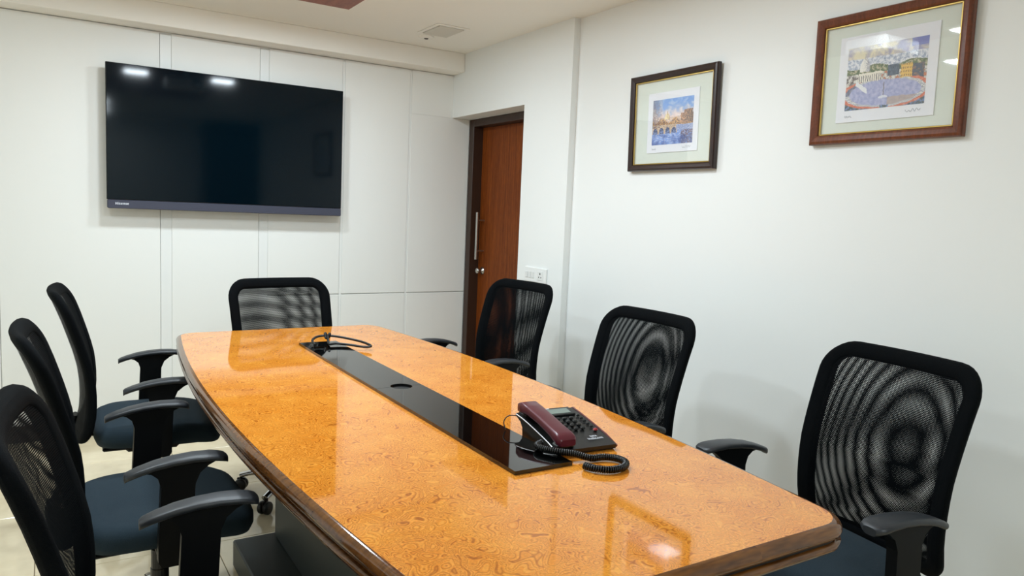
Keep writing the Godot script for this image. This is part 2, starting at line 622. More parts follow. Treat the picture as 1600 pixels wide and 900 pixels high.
func table_and_strip() -> void:
	var o := boat()
	var t := thing("conference_table", "long glossy orange burl wood boat-shaped conference table on a grey pedestal", "table")
	# veneered top with a small rolled shoulder
	var st := begin()
	var rows := []
	for k in 6:
		var a := PI / 2 * k / 5.0
		rows.append(boat_ring(o, 0.020 - 0.020 * sin(a), TABLE_TOP - 0.020 + 0.020 * cos(a)))
	var uv_of := func(p: Vector3) -> Vector2:
		return Vector2((p.z - 1.0) / 3.1, (p.x + 2.15) / 1.3)
	st.set_smooth_group(1)
	var c := Vector3(TX, TABLE_TOP, 2.487)
	var top: PackedVector3Array = rows[0]
	for j in top.size():
		var k := (j + 1) % top.size()
		for p in [c, top[j], top[k]]:
			st.set_uv(uv_of.call(p))
			st.add_vertex(p)
	part("tabletop", st, M.burl, t)
	st = begin()
	rows.append(boat_ring(o, 0.0015, TABLE_TOP - 0.026))
	rows.append(boat_ring(o, 0.014, TABLE_TOP - 0.028))
	skin(st, rows)
	part("edge_band", st, M.edge, t)
	st = begin()
	skin(st, [boat_ring(o, 0.014, TABLE_TOP - 0.028), boat_ring(o, 0.014, TABLE_TOP - 0.039)])
	part("edge_groove", st, M.groove, t)
	st = begin()
	rows = [boat_ring(o, 0.014, TABLE_TOP - 0.039), boat_ring(o, 0.001, TABLE_TOP - 0.041), boat_ring(o, 0.004, TABLE_TOP - 0.052), boat_ring(o, 0.016, TABLE_TOP - 0.062), boat_ring(o, 0.036, TABLE_TOP - 0.068)]
	skin(st, rows)
	cap(st, rows[-1], true)
	part("lower_moulding", st, M.edge, t)
	st = begin()
	box_between(st, Vector3(-1.73, 0.10, 1.96), Vector3(-1.256, TABLE_TOP - 0.068, 3.02), 0.004)
	part("pedestal", st, M.pedestal, t)
	st = begin()
	box_between(st, Vector3(-1.875, 0.0, 1.93), Vector3(-1.111, 0.10, 3.05), 0.005)
	part("plinth", st, M.pedestal, t)
	# black glass inlay in two pieces with a cable hole at their joint
	var g := thing("glass_strip", "long black glass cable strip running down the middle of the table", "glass strip", Vector3(-1.462, TABLE_TOP, 2.45))
	var hole := 0.036
	var hw := 0.081
	var th := 0.010
	for piece in [[-0.859, 0.018], [0.020, 0.872]]:
		st = begin()
		var poly := PackedVector2Array()
		var z0: float = piece[0]
		var z1: float = piece[1]
		# each piece has a half-round bite where the hole is
		if z0 < 0.0 and z1 < 0.1:
			poly.append_array([Vector2(-hw, z0), Vector2(hw, z0), Vector2(hw, z1)])
			for k in 13:
				var ang := PI * k / 12.0
				poly.append(Vector2(0.008 + hole * cos(ang), z1 - hole * sin(ang)))
			poly.append(Vector2(-hw, z1))
		else:
			poly.append_array([Vector2(hw, z1), Vector2(-hw, z1), Vector2(-hw, z0)])
			for k in 13:
				var ang := PI - PI * k / 12.0
				poly.append(Vector2(0.008 + hole * cos(ang), z0 + hole * sin(ang)))
			poly.append(Vector2(hw, z0))
		prism(st, poly, 0.0005, th, func(a: float, b: float, t2: float) -> Vector3: return Vector3(a, t2, b))
		part("glass_piece", st, M.glass_black, g)
	st = begin()
	lathe(st, [[0.034, 0.0004], [0.034, 0.0015], [0.005, 0.0016]], Vector3(0.008, 0, 0.019), Basis.IDENTITY, 24)
	part("cable_hole", st, M.hole, g)

# ------------------------------------------------------------------ television
func television() -> void:
	var x1 := -2.166
	var x2 := -0.857
	var y1 := 1.285
	var y2 := 2.063
	var zf := 0.095
	var t := thing("television", "large black flat screen television hung on the white panelled wall", "television", Vector3((x1 + x2) / 2, y1, 0.0))
	var w := x2 - x1
	var h := y2 - y1
	var bar := 0.046
	var st := begin()
	bevel_box(st, Vector3(0, bar + (h - bar) / 2, zf - 0.014), Vector3(w, h - bar, 0.022), 0.002)
	part("casing", st, M.tv_back, t)
	st = begin()
	bevel_box(st, Vector3(0, bar + (h - bar) / 2 + 0.001, zf - 0.002), Vector3(w - 0.006, h - bar - 0.006, 0.003), 0.001)
	part("screen", st, M.screen, t)
	st = begin()
	bevel_box(st, Vector3(0, bar / 2, zf - 0.010), Vector3(w - 0.004, bar, 0.034), 0.004)
	bevel_box(st, Vector3(0, 0.004, zf - 0.012), Vector3(w - 0.012, 0.010, 0.040), 0.003)
	var b := part("lower_bar", st, M.tv_bar, t)
	text_part("brand_lettering", "Hisense", 0.018, M.letter, b, Transform3D(Basis.IDENTITY, Vector3(-w / 2 + 0.073, bar / 2 + 0.003, zf + 0.0075)), true)
	st = begin()
	bevel_box(st, Vector3(0, h * 0.45, 0.058), Vector3(0.8, h * 0.6, 0.045), 0.015)
	part("rear_housing", st, M.tv_back, t)
	st = begin()
	bevel_box(st, Vector3(0, h * 0.5, 0.018), Vector3(0.5, 0.35, 0.036), 0.004)
	part("wall_bracket", st, M.black, t)

# ------------------------------------------------------------------ chairs
const BACK_PROFILE := [[0.42, -0.235], [0.46, -0.222], [0.52, -0.207], [0.58, -0.203], [0.64, -0.204], [0.70, -0.211], [0.76, -0.225], [0.82, -0.243], [0.88, -0.262], [0.94, -0.284], [1.02, -0.315]]
const BACK_TOP := 1.003
const BACK_LOW := 0.43
const BACK_HALF := 0.252

func back_point(x: float, y: float, off: float) -> Vector3:
	var w := lerp_table(BACK_PROFILE, y) - 0.036 * (1.0 - pow(x / BACK_HALF, 2)) - 0.012
	return Vector3(x, y, w + off)

func back_outline(inset: float, per_corner := 8) -> PackedVector2Array:
	var pts := PackedVector2Array()
	var rt := 0.085 - inset * 0.8
	var rb := 0.06 - inset * 0.8
	var lo := BACK_LOW + inset
	var hi := BACK_TOP - inset
	var h := BACK_HALF - inset
	var hb := BACK_HALF - 0.012 - inset
	var corner := func(c: Vector2, r: float, a0: float) -> void:
		for k in per_corner + 1:
			var a := a0 + PI / 2 * k / per_corner
			pts.append(c + Vector2(cos(a), sin(a)) * r)
	var side := func(a: Vector2, b: Vector2) -> void:
		for k in range(1, 10):
			pts.append(a.lerp(b, k / 10.0))
	corner.call(Vector2(hb - rb, lo + rb), rb, -PI / 2)
	side.call(Vector2(hb, lo + rb), Vector2(h, hi - rt))
	corner.call(Vector2(h - rt, hi - rt), rt, 0.0)
	side.call(Vector2(h - rt, hi), Vector2(-h + rt, hi))
	corner.call(Vector2(-h + rt, hi - rt), rt, PI / 2)
	side.call(Vector2(-h, hi - rt), Vector2(-hb, lo + rb))
	corner.call(Vector2(-hb + rb, lo + rb), rb, PI)
	side.call(Vector2(-hb + rb, lo), Vector2(hb - rb, lo))
	return pts

func net_sheet(off: float, weave: Array) -> SurfaceTool:
	var st := begin()
	st.set_smooth_group(1)
	var ins := 0.03
	var rt := 0.085 - ins * 0.8
	var rows := []
	var ny := 26
	var nx := 20
	for i in ny + 1:
		var y := lerpf(BACK_LOW + ins, BACK_TOP - ins, float(i) / ny)
		var h := BACK_HALF - ins - 0.012 * (1.0 - float(i) / ny)
		var over := y - (BACK_TOP - ins - rt)
		if over > 0.0:
			h -= rt - sqrt(maxf(rt * rt - over * over, 0.0))
		var row := []
		for j in nx + 1:
			var x := lerpf(-h, h, float(j) / nx)
			row.append(back_point(x, y, off))
		rows.append(row)
	for skin_at in [0.0, 0.0014]:   # the threads have a thickness: two skins with the same holes
		for i in ny:
			for j in nx:
				for q in [[i, j], [i, j + 1], [i + 1, j + 1], [i, j], [i + 1, j + 1], [i + 1, j]]:
					var p: Vector3 = rows[q[0]][q[1]]
					# the rear layer is stretched a little unevenly over the frame
					# weave = [bow across, bow up, centre x, centre y, stretch across, slant, stretch up]
					var pull := Vector2.ZERO
					if weave.size():
						var qx: float = p.x - weave[2]
						var qy: float = p.y - weave[3]
						pull = Vector2(weave[0] * qx * qx + weave[1] * qy * qy + weave[4] * qx + weave[5] * qy, weave[6] * qy + weave[1] * 0.35 * qx * qy)
					st.set_uv(Vector2(p.x / 0.0092, p.y / 0.0086) + pull)
					st.add_vertex(p + Vector3(0, 0, skin_at))
	return st

func build_chair() -> Node3D:
	var c := Node3D.new()
	# padded rim of the backrest
	var o := back_outline(0.024)
	var st := begin()
	var rows := []
	var n := o.size()
	for i in n:
		var tang := (o[(i + 1) % n] - o[(i - 1 + n) % n]).normalized()
		var out2 := Vector2(tang.y, -tang.x)
		var ring := PackedVector3Array()
		for k in 12:
			var a := TAU * k / 12
			var ca := cos(a)
			var sa := sin(a)
			var q := o[i] + out2 * 0.024 * signf(ca) * pow(absf(ca), 0.8)
			ring.append(back_point(q.x, q.y, 0.017 * signf(sa) * pow(absf(sa), 0.8)))
		rows.append(ring)
	skin(st, rows, true, true)
	var br := part("backrest_frame", st, M.rim_fabric, c)
	part("front_net", net_sheet(0.010, []), M.net, br)
	part("rear_net", net_sheet(-0.014, NET_WEAVES[0]), M.net, br)
	# bracket that carries the back
	st = begin()
	var spine := catmull([Vector3(0, 0.415, -0.02), Vector3(0, 0.41, -0.16), Vector3(0, 0.425, -0.245), Vector3(0, 0.46, -0.282), Vector3(0, 0.50, -0.280)], 6)
	tube(st, spine, 0.034, 10, false, 0.010)
	part("back_bracket", st, M.plastic, c)
	# seat cushion, rounded, front edge falling away
	st = begin()
	rows = []
	var prof := [[0.035, 0.405], [0.008, 0.412], [0.0, 0.432], [0.0, 0.455], [0.008, 0.472], [0.03, 0.483], [0.09, 0.487]]
	for p in prof:
		var ring := PackedVector3Array()
		for k in 40:
			var a := TAU * k / 40
			var ca := cos(a)
			var sa := sin(a)
			var hx: float = 0.250 - p[0]
			var hz: float = 0.232 - p[0]
			var x := hx * signf(ca) * pow(absf(ca), 0.42)
			var z := hz * signf(sa) * pow(absf(sa), 0.42) + 0.012
			var drop := 0.020 * smoothstep(0.08, 0.25, z)
			ring.append(Vector3(x, p[1] - drop, z))
		rows.append(ring)
	skin(st, rows)
	st.set_smooth_group(0)
	var last: PackedVector3Array = rows[-1]
	for k in 40:
		tri(st, Vector3(0, 0.484, 0.01), last[k], last[(k + 1) % 40])
	cap(st, rows[0], true)
	part("seat", st, M.fabric, c)
	st = begin()
	bevel_box(st, Vector3(0, 0.400, 0.0), Vector3(0.40, 0.014, 0.38), 0.005)
	part("seat_pan", st, M.plastic, c)
	# arms
	for s in [-1, 1]:
		var ax: float = s * 0.298
		st = begin()
		var blade := PackedVector2Array([Vector2(-0.082, 0.652), Vector2(-0.060, 0.646), Vector2(-0.044, 0.632), Vector2(-0.036, 0.605), Vector2(-0.044, 0.44), Vector2(-0.044, 0.402), Vector2(-0.034, 0.385), Vector2(0.030, 0.385), Vector2(0.040, 0.402), Vector2(0.040, 0.44), Vector2(0.048, 0.605), Vector2(0.060, 0.634), Vector2(0.082, 0.652), Vector2(0.105, 0.663), Vector2(0.06, 0.668), Vector2(0.0, 0.668), Vector2(-0.05, 0.662)])
		prism(st, blade, ax - 0.015, ax + 0.015, func(a: float, b: float, t: float) -> Vector3: return Vector3(t, b, a))
		bevel_box(st, Vector3(s * 0.215, 0.392, -0.002), Vector3(0.165, 0.016, 0.07), 0.004)
		var arm := part("arm", st, M.plastic, c)
		st = begin()
		rows = []
		var line := [[-0.122, 0.640, 0.016], [-0.115, 0.645, 0.023], [-0.090, 0.654, 0.027], [-0.05, 0.665, 0.030], [-0.005, 0.672, 0.032], [0.045, 0.675, 0.034], [0.09, 0.673, 0.036], [0.113, 0.669, 0.035], [0.126, 0.665, 0.029], [0.131, 0.661, 0.018]]
		for p in line:
			var ring := PackedVector3Array()
			for k in 14:
				var a := TAU * k / 14
				var ca := cos(a)
				var sa := sin(a)
				ring.append(Vector3(ax + p[2] * signf(ca) * pow(absf(ca), 0.6), p[1] + 0.0095 * signf(sa) * pow(absf(sa), 0.7), p[0]))
			rows.append(ring)
		skin(st, rows)
		cap(st, rows[0], true)
		cap(st, rows[-1])
		part("arm_pad", st, M.pad, arm)
	# tilt mechanism with its lever
	st = begin()
	bevel_box(st, Vector3(0, 0.370, -0.01), Vector3(0.15, 0.055, 0.20), 0.012)
	part("tilt_mechanism", st, M.plastic, c)
	st = begin()
	tube(st, PackedVector3Array([Vector3(0.06, 0.370, 0.03), Vector3(0.19, 0.366, 0.03), Vector3(0.22, 0.352, 0.03)]), 0.0045, 8)
	var lever := part("lever", st, M.chrome, c)
	st = begin()
	tube(st, PackedVector3Array([Vector3(0.205, 0.360, 0.03), Vector3(0.225, 0.350, 0.03), Vector3(0.275, 0.335, 0.03)]), 0.013, 10, false, 0.008)
	part("lever_grip", st, M.plastic, lever)
	st = begin()
	lathe(st, [[0.026, 0.10], [0.026, 0.23], [0.024, 0.232], [0.024, 0.29], [0.014, 0.292], [0.014, 0.35]], Vector3.ZERO, Basis.IDENTITY, 18, -1)
	part("gas_lift", st, M.black, c)
	st = begin()
	lathe(st, [[0.040, 0.075], [0.046, 0.085], [0.046, 0.115], [0.034, 0.128]], Vector3.ZERO, Basis.IDENTITY, 20)
	part("hub", st, M.chrome, c)
	for k in 5:
		var a := TAU * k / 5 + 0.3
		var dir := Vector3(sin(a), 0, cos(a))
		st = begin()
		var pts := PackedVector3Array([dir * 0.03 + Vector3(0, 0.103, 0), dir * 0.12 + Vector3(0, 0.101, 0), dir * 0.22 + Vector3(0, 0.088, 0), dir * 0.285 + Vector3(0, 0.072, 0)])
		tube(st, catmull([pts[0], pts[1], pts[2], pts[3]], 4), 0.017, 12, false, 0.012)
		var leg := part("base_leg", st, M.chrome, c)
		st = begin()
		var across := Vector3(dir.z, 0, -dir.x)
		var turn := Basis(dir, across, dir.cross(across))
		var at := dir * 0.282 + Vector3(0, 0.0285, 0)
		for s in [-1, 1]:
			lathe(st, [[0.012, -0.010], [0.026, -0.009], [0.0285, -0.005], [0.0285, 0.005], [0.026, 0.009], [0.010, 0.010]], at + across * 0.014 * s, turn, 18)
		bevel_box(st, at + Vector3(0, 0.016, 0), Vector3(0.04, 0.030, 0.010), 0.004, Basis(dir, Vector3.UP, dir.cross(Vector3.UP)))
		tube(st, PackedVector3Array([at + Vector3(0, 0.02, 0), at + Vector3(0, 0.052, 0)]), 0.006, 8)
		part("castor", st, M.black, leg)
	return c

# the rear net of each chair is stretched differently over its frame
const NET_WEAVES := [
	[62.0, 30.0, 0.0, 0.80, 0.0, 0.0, 0.0],
	[58.0, 26.0, 0.02, 0.76, 1.0, 0.0, 1.5],
	[50.0, 30.0, -0.03, 0.82, 0.0, 1.0, 1.0],
	[16.0, 4.0, 0.10, 0.85, 7.0, 4.5, 7.0],
	[20.0, 8.0, -0.10, 0.90, 8.0, 2.5, 1.0],
	[60.0, 24.0, 0.025, 0.82, 0.0, 1.2, 0.6],
	[44.0, 22.0, 0.045, 0.80, -1.5, 0.8, 1.6],
]

const CHAIR_POSES := [
	[-2.080, 1.402, 87.5, -0.008, "black mesh office chair on the left of the table, farthest back towards the television wall"],
	[-2.166, 2.314, 91.0, -0.016, "black mesh office chair in the middle of the three on the left of the table"],
	[-2.172, 3.240, 87.0, -0.014, "black mesh office chair nearest the camera on the left of the table"],
	[-1.445, 1.325, 6.0, -0.022, "black mesh office chair at the far head of the table below the television"],
	[-0.690, 1.548, -83.0, 0.0, "black mesh office chair on the right of the table, in front of the brown door"],
	[-0.796, 2.590, -89.0, -0.006, "black mesh office chair in the middle of the three on the right, behind the telephone"],
	[-0.690, 3.480, -97.0, 0.0, "black mesh office chair nearest the camera on the right, by the table's near corner"],
]

func chairs() -> void:
	var first := true
	chair_source = build_chair()
	for n in CHAIR_POSES.size():
		var p: Array = CHAIR_POSES[n]
		var c: Node3D = chair_source if first else chair_source.duplicate()
		if not first:
			var sheet := net_sheet(-0.014, NET_WEAVES[n])
			sheet.generate_normals()
			c.get_node("backrest_frame/rear_net").mesh = sheet.commit()
		first = false
		c.name = numbered("office_chair")
		add_child(c)
		c.position = Vector3(p[0], 0.001, p[1])
		c.rotation.y = deg_to_rad(p[2])
		# each gas lift is set to its own height
		for k in c.get_children():
			if not (k.name.begins_with("base_leg") or k.name == "hub" or k.name == "gas_lift"):
				k.position.y = p[3]
		tag(c, p[4], "chair", "black mesh office chairs round the table")

# ------------------------------------------------------------------ pictures
func blob(x: float, y: float, cx: float, cy: float, rx: float, ry: float) -> bool:
	return pow((x - cx) / rx, 2) + pow((y - cy) / ry, 2) < 1.0

# watercolour of a river, an arched bridge, a dome and a round fort
func river_print() -> ImageTexture:
	var n1 := noise(61, 5.0, 4)
	var n2 := noise(62, 22.0, 3)
	var n3 := noise(63, 60.0, 2)
	return image_texture(360, 360, func(px: int, py: int) -> Color:
		var x0 := px / 360.0
		var y0 := py / 360.0
		var a := n1.get_noise_2d(x0, y0)
		var b := n2.get_noise_2d(x0, y0)
		var d := n3.get_noise_2d(x0 * 1.5, y0)
		var x := x0 + b * 0.012
		var y := y0 + a * 0.012 + d * 0.006
		var c := Color(0.45, 0.64, 0.90).lerp(Color(0.97, 0.86, 0.82), smoothstep(0.05, 0.42, y + a * 0.18))
		c = c.lerp(Color(0.93, 0.95, 0.98), clampf(a * 0.9, 0.0, 0.6))
		if y > 0.40 and y < 0.64:   # far bank
			c = Color(0.90, 0.70, 0.42).lerp(Color(0.50, 0.30, 0.22), clampf(0.45 + b * 1.3, 0.0, 1.0))
			if fmod(x * 26.0, 1.0) < 0.3 and b > -0.1:
				c = c.darkened(0.45)
			if y < 0.47 + 0.05 * sin(x * 19.0) + b * 0.05:
				c = Color(0.96, 0.84, 0.76).lerp(Color(0.72, 0.64, 0.62), clampf(0.4 + b, 0.0, 1.0))
		if blob(x, y, 0.37, 0.42, 0.065, 0.10) and y < 0.45:
			c = Color(0.98, 0.90, 0.70).lerp(Color(0.70, 0.55, 0.40), clampf((x - 0.36) * 9.0 + b, 0.0, 1.0))
		if absf(x - 0.37) < 0.008 and y > 0.27 and y < 0.36:
			c = Color(0.75, 0.62, 0.45)
		if x > 0.70 and y > 0.27 and y < 0.55:   # round fort
			var top := 0.34 - 0.07 * float(absf(x - 0.88) < 0.10)
			if y > top:
				c = Color(0.42, 0.30, 0.25).lerp(Color(0.86, 0.62, 0.44), clampf(0.45 - (x - 0.80) * 2.2 + b * 1.2, 0.0, 1.0))
		if y >= 0.60:   # water
			c = Color(0.46, 0.62, 0.90).lerp(Color(0.90, 0.90, 0.96), clampf(0.35 + n2.get_noise_2d(x0 * 0.5, y0 * 2.2) * 1.3, 0.0, 1.0))
			if x > 0.72:
				c = c.lerp(Color(0.42, 0.26, 0.30), clampf(0.5 + b, 0.0, 0.9))
			c = c.lerp(Color(0.14, 0.25, 0.58), clampf((y - 0.70) * 1.4 + a * 0.8, 0.0, 0.7))
		if y > 0.56 and y < 0.76 and x < 0.62:   # bridge
			c = Color(0.93, 0.83, 0.70).lerp(Color(0.55, 0.42, 0.38), clampf(0.3 + d + b, 0.0, 1.0))
			for k in 4:
				var cx := 0.08 + k * 0.155
				if blob(x, y, cx, 0.745, 0.058, 0.125):
					c = Color(0.16, 0.22, 0.42).lerp(Color(0.62, 0.70, 0.90), clampf((y - 0.64) * 5.0 + b, 0.0, 1.0))
		if y > 0.58 and y < 0.70 and x >= 0.60:
			c = Color(0.88, 0.90, 0.96).lerp(Color(0.30, 0.38, 0.66), clampf(0.45 + n3.get_noise_2d(x0 * 3.0, y0 * 0.4) * 1.6, 0.0, 1.0))
		if x < 0.24 and y < 0.62:   # hanging branches
			var leaf := n3.get_noise_2d(x0 * 1.2, y0 * 1.2) + n2.get_noise_2d(x0, y0) * 0.6 - x * 2.0 + 0.12
			if leaf > 0.0:
				c = Color(0.30, 0.32, 0.26).lerp(Color(0.45, 0.28, 0.36), clampf(0.5 + b * 2.0, 0.0, 1.0))
		return c
	)

# watercolour of a round square between curved colonnades, seen from above
func square_print() -> ImageTexture:
	var n1 := noise(71, 5.0, 4)
	var n2 := noise(72, 13.0, 3)
	var n3 := noise(73, 38.0, 2)
	return image_texture(480, 350, func(px: int, py: int) -> Color:
		var x0 := px / 480.0
		var y0 := py / 350.0
		var a := n1.get_noise_2d(x0 * 1.37, y0)
		var b := n2.get_noise_2d(x0 * 1.37, y0)
		var d := n3.get_noise_2d(x0 * 1.37, y0)
		var x := x0 + b * 0.008
		var y := y0 + a * 0.015 + d * 0.006
		var c := Color(0.92, 0.88, 0.76).lerp(Color(0.62, 0.60, 0.74), clampf(x * 0.9 + a * 1.2, 0.0, 1.0))
		if x > 0.8 and y < 0.12:
			c = c.lerp(Color(0.40, 0.45, 0.78), 0.7)
		if y > 0.19:   # far city
			c = Color(0.93, 0.93, 0.95).lerp(Color(0.52, 0.58, 0.70), clampf(0.30 + b * 1.0 + d * 0.5, 0.0, 1.0))
		if y > 0.33 + 0.03 * sin(x * 13.0) and y < 0.52:   # gardens and roofs
			c = Color(0.28, 0.38, 0.20).lerp(Color(0.80, 0.74, 0.62), clampf(0.30 + b * 1.5 + d, 0.0, 1.0))
		if y >= 0.43:   # houses
			c = Color(0.90, 0.88, 0.85).lerp(Color(0.34, 0.28, 0.28), clampf(0.42 + b * 1.3 + d * 0.6, 0.0, 1.0))
			if x > 0.45 and b > 0.12:
				c = Color(0.80, 0.46, 0.28)
		# basilica front with dome
		if x > 0.16 and x < 0.46 and y > 0.42 and y < 0.60:
			c = Color(0.95, 0.92, 0.86)
			if fmod(x * 36.0, 1.0) < 0.36 and y > 0.46:
				c = Color(0.42, 0.40, 0.42)
		if blob(x, y, 0.235, 0.36, 0.065, 0.17) and y < 0.40:
			c = Color(0.97, 0.95, 0.92).lerp(Color(0.58, 0.58, 0.64), clampf((x - 0.225) * 12.0 + d, 0.0, 1.0))
		if absf(x - 0.235) < 0.006 and y > 0.11 and y < 0.22:
			c = Color(0.75, 0.72, 0.70)
		# palace blocks on the right
		if x > 0.53 and x < 0.67 and y > 0.35 and y < 0.52:
			c = Color(0.15, 0.24, 0.36).lerp(Color(0.30, 0.40, 0.50), clampf(0.3 + b, 0.0, 1.0))
		if x > 0.69 and x < 0.83 and y > 0.36 and y < 0.58:
			c = Color(0.93, 0.76, 0.34)
			if fmod(x * 46.0, 1.0) < 0.4 and fmod(y * 17.0, 1.0) < 0.5:
				c = Color(0.55, 0.38, 0.16)
		if x >= 0.83 and x < 0.97 and y > 0.38 and y < 0.62:
			c = Color(0.20, 0.26, 0.38).lerp(Color(0.60, 0.42, 0.34), clampf(0.2 + b * 1.5, 0.0, 1.0))
		# the square
		var q := pow((x - 0.50) / 0.45, 2) + pow((y - 0.76) / 0.20, 2)
		if q < 1.0:
			c = Color(0.76, 0.76, 0.88).lerp(Color(0.52, 0.55, 0.76), clampf(0.35 + b * 0.6, 0.0, 1.0))
			if x > 0.55 and y > 0.84:
				c = c.lerp(Color(0.78, 0.62, 0.46), 0.5)
		elif q < 1.62 and y > 0.57 and (x < 0.46 or x > 0.57):   # colonnades: red roof over white columns
			c = Color(0.85, 0.42, 0.28) if q > 1.30 else (Color(0.95, 0.94, 0.92) if fmod(atan2(y - 0.76, x - 0.5) * 22.0 + 60.0, 1.0) > 0.4 else Color(0.38, 0.40, 0.52))
			c = c.lightened(clampf(b * 0.6, 0.0, 0.5))
		elif y > 0.80:
			c = Color(0.22, 0.28, 0.30).lerp(Color(0.44, 0.55, 0.78), clampf(0.4 + b * 1.5, 0.0, 1.0))
		if x > 0.13 and x < 0.28 and absf(y - (0.55 + (x - 0.10) * 0.9)) < 0.04:
			c = Color(0.93, 0.93, 0.94)
		if absf(x - 0.495) < 0.005 and y > 0.60 and y < 0.82:
			c = Color(0.45, 0.42, 0.45)
		if blob(x, y, 0.495, 0.83, 0.06, 0.022):
			c = Color(0.90, 0.90, 0.94)
		return c
	)

# pencil scribble made of a thin raised line
func scribble(parent: Node, m: Material, from: Vector3, along: Vector3, up: Vector3, length: float, height: float, seed_: int) -> void:
	var r := RandomNumberGenerator.new()
	r.seed = seed_
	var pts := []
	for k in 9:
		pts.append(from + along * length * k / 8.0 + up * height * (r.randf() if k % 2 == 0 else -r.randf() * 0.4))
	var st := begin()
	tube(st, catmull(pts, 4), 0.0006, 4)
	part("signature", st, m, parent)

func picture(label: String, z1: float, z2: float, y1: float, y2: float, wood: Color, tex: ImageTexture, paper: Array, print_: Array, rail: float, lean: float) -> void:
	var t := thing("framed_picture", label, "picture", Vector3(-0.004, y1, (z1 + z2) / 2), 0.0)
	t.rotation = Vector3(0, -PI / 2, 0)      # local +z looks into the room (-x), local +x runs towards +z
	t.rotate_object_local(Vector3.RIGHT, deg_to_rad(lean))
	var w := z2 - z1
	var h := y2 - y1
	var dz := 0.024
	var wm := mat(Color.WHITE, 0.28)
	wm.albedo_texture = grain_texture(wood, wood.darkened(0.35), 81, 256, 256, 3.0, 20.0)
	wm.uv1_triplanar = true
	wm.uv1_scale = Vector3(3, 3, 3)
	# four mitred rails
	var rails := [[Vector2(-w / 2, 0), Vector2(w / 2, 0), Vector2(w / 2 - rail, rail), Vector2(-w / 2 + rail, rail)],
		[Vector2(w / 2, 0), Vector2(w / 2, h), Vector2(w / 2 - rail, h - rail), Vector2(w / 2 - rail, rail)],
		[Vector2(w / 2, h), Vector2(-w / 2, h), Vector2(-w / 2 + rail, h - rail), Vector2(w / 2 - rail, h - rail)],
		[Vector2(-w / 2, h), Vector2(-w / 2, 0), Vector2(-w / 2 + rail, rail), Vector2(-w / 2 + rail, h - rail)]]
	for q in rails:
		var st := begin()
		var rows := []
		# cross-section from the outer back edge over the crown to the inner lip
		for s in [[0.0, 0.0], [0.0, 0.018], [0.10, 0.0235], [0.35, 0.026], [0.75, 0.021], [0.93, 0.018], [1.0, 0.012], [1.0, 0.0]]:
			var a: Vector2 = q[0].lerp(q[3], s[0])
			var b: Vector2 = q[1].lerp(q[2], s[0])
			rows.append(PackedVector3Array([Vector3(a.x, a.y, s[1]), Vector3(b.x, b.y, s[1])]))
		skin(st, rows, false, false, -1)
		part("frame_rail", st, wm, t)
	var gold := begin()
	var lip := 0.005
	var iw := w / 2 - rail
	box_between(gold, Vector3(-iw, rail, 0.006), Vector3(iw, rail + lip, 0.0135), 0.001)
	box_between(gold, Vector3(-iw, h - rail - lip, 0.006), Vector3(iw, h - rail, 0.0135), 0.001)
	box_between(gold, Vector3(-iw, rail, 0.006), Vector3(-iw + lip, h - rail, 0.0135), 0.001)
	box_between(gold, Vector3(iw - lip, rail, 0.006), Vector3(iw, h - rail, 0.0135), 0.001)
	part("gilt_slip", gold, mat(Color(0.72, 0.60, 0.32), 0.35, 0.6), t)
	var st2 := begin()
	box_between(st2, Vector3(-iw, rail, 0.001), Vector3(iw, h - rail, 0.0045), 0.0)
	var mount := part("mount_board", st2, mat(Color(0.88, 0.90, 0.86), 0.8), t)
	# white sheet, raised on the mount; [x0, y0, x1, y1] as shares of the frame
	st2 = begin()
	var a0 := Vector3(-w / 2 + w * paper[0], h * paper[1], 0.0045)
	var a1 := Vector3(-w / 2 + w * paper[2], h * paper[3], 0.0085)
	box_between(st2, a0, a1, 0.0005)
	part("paper_sheet", st2, mat(Color(0.94, 0.94, 0.96), 0.7), mount)
	st2 = begin()
	st2.set_smooth_group(-1)
	var p0 := Vector2(-w / 2 + w * print_[0], h * print_[1])
	var p1 := Vector2(-w / 2 + w * print_[2], h * print_[3])
	var v := [Vector3(p0.x, p0.y, 0.0088), Vector3(p1.x, p0.y, 0.0088), Vector3(p1.x, p1.y, 0.0088), Vector3(p0.x, p1.y, 0.0088)]
	var uv := [Vector2(0, 1), Vector2(1, 1), Vector2(1, 0), Vector2(0, 0)]
	for k in [0, 2, 1, 0, 3, 2]:
		st2.set_uv(uv[k])
		st2.add_vertex(v[k])
	var pm := mat(Color.WHITE, 0.6)
	pm.albedo_texture = tex
	part("watercolour_print", st2, pm, mount)
	var pencil := mat(Color(0.50, 0.50, 0.54), 0.8)
	var ys := (a0.y + p0.y) / 2
	scribble(mount, pencil, Vector3(p1.x - 0.062, ys, 0.0088), Vector3.RIGHT, Vector3.UP, 0.052, 0.009, 5)
	scribble(mount, pencil, Vector3(p0.x + 0.002, ys - 0.002, 0.0088), Vector3.RIGHT, Vector3.UP, 0.028, 0.006, 6)
	st2 = begin()
	box_between(st2, Vector3(-iw + 0.001, rail + 0.001, 0.0098), Vector3(iw - 0.001, h - rail - 0.001, 0.0118), 0.0)
	var gm := mat(Color(0.97, 1.0, 0.98, 0.05), 0.02)
	gm.transparency = BaseMaterial3D.TRANSPARENCY_ALPHA
	part("glass_pane", st2, gm, t)

func pictures() -> void:
	picture("dark brown framed watercolour of a river and bridge, hung nearer the door", 1.867, 2.422, 1.576, 2.023, Color(0.20, 0.10, 0.075), river_print(),
		[0.215, 0.185, 0.80, 0.80], [0.275, 0.265, 0.745, 0.725], 0.030, 1.2)
	picture("reddish brown framed watercolour of a round city square, hung nearer the camera", 2.889, 3.440, 1.647, 2.097, Color(0.50, 0.27, 0.175), square_print(),
		[0.175, 0.165, 0.815, 0.825], [0.235, 0.255, 0.755, 0.735], 0.034, 0.7)

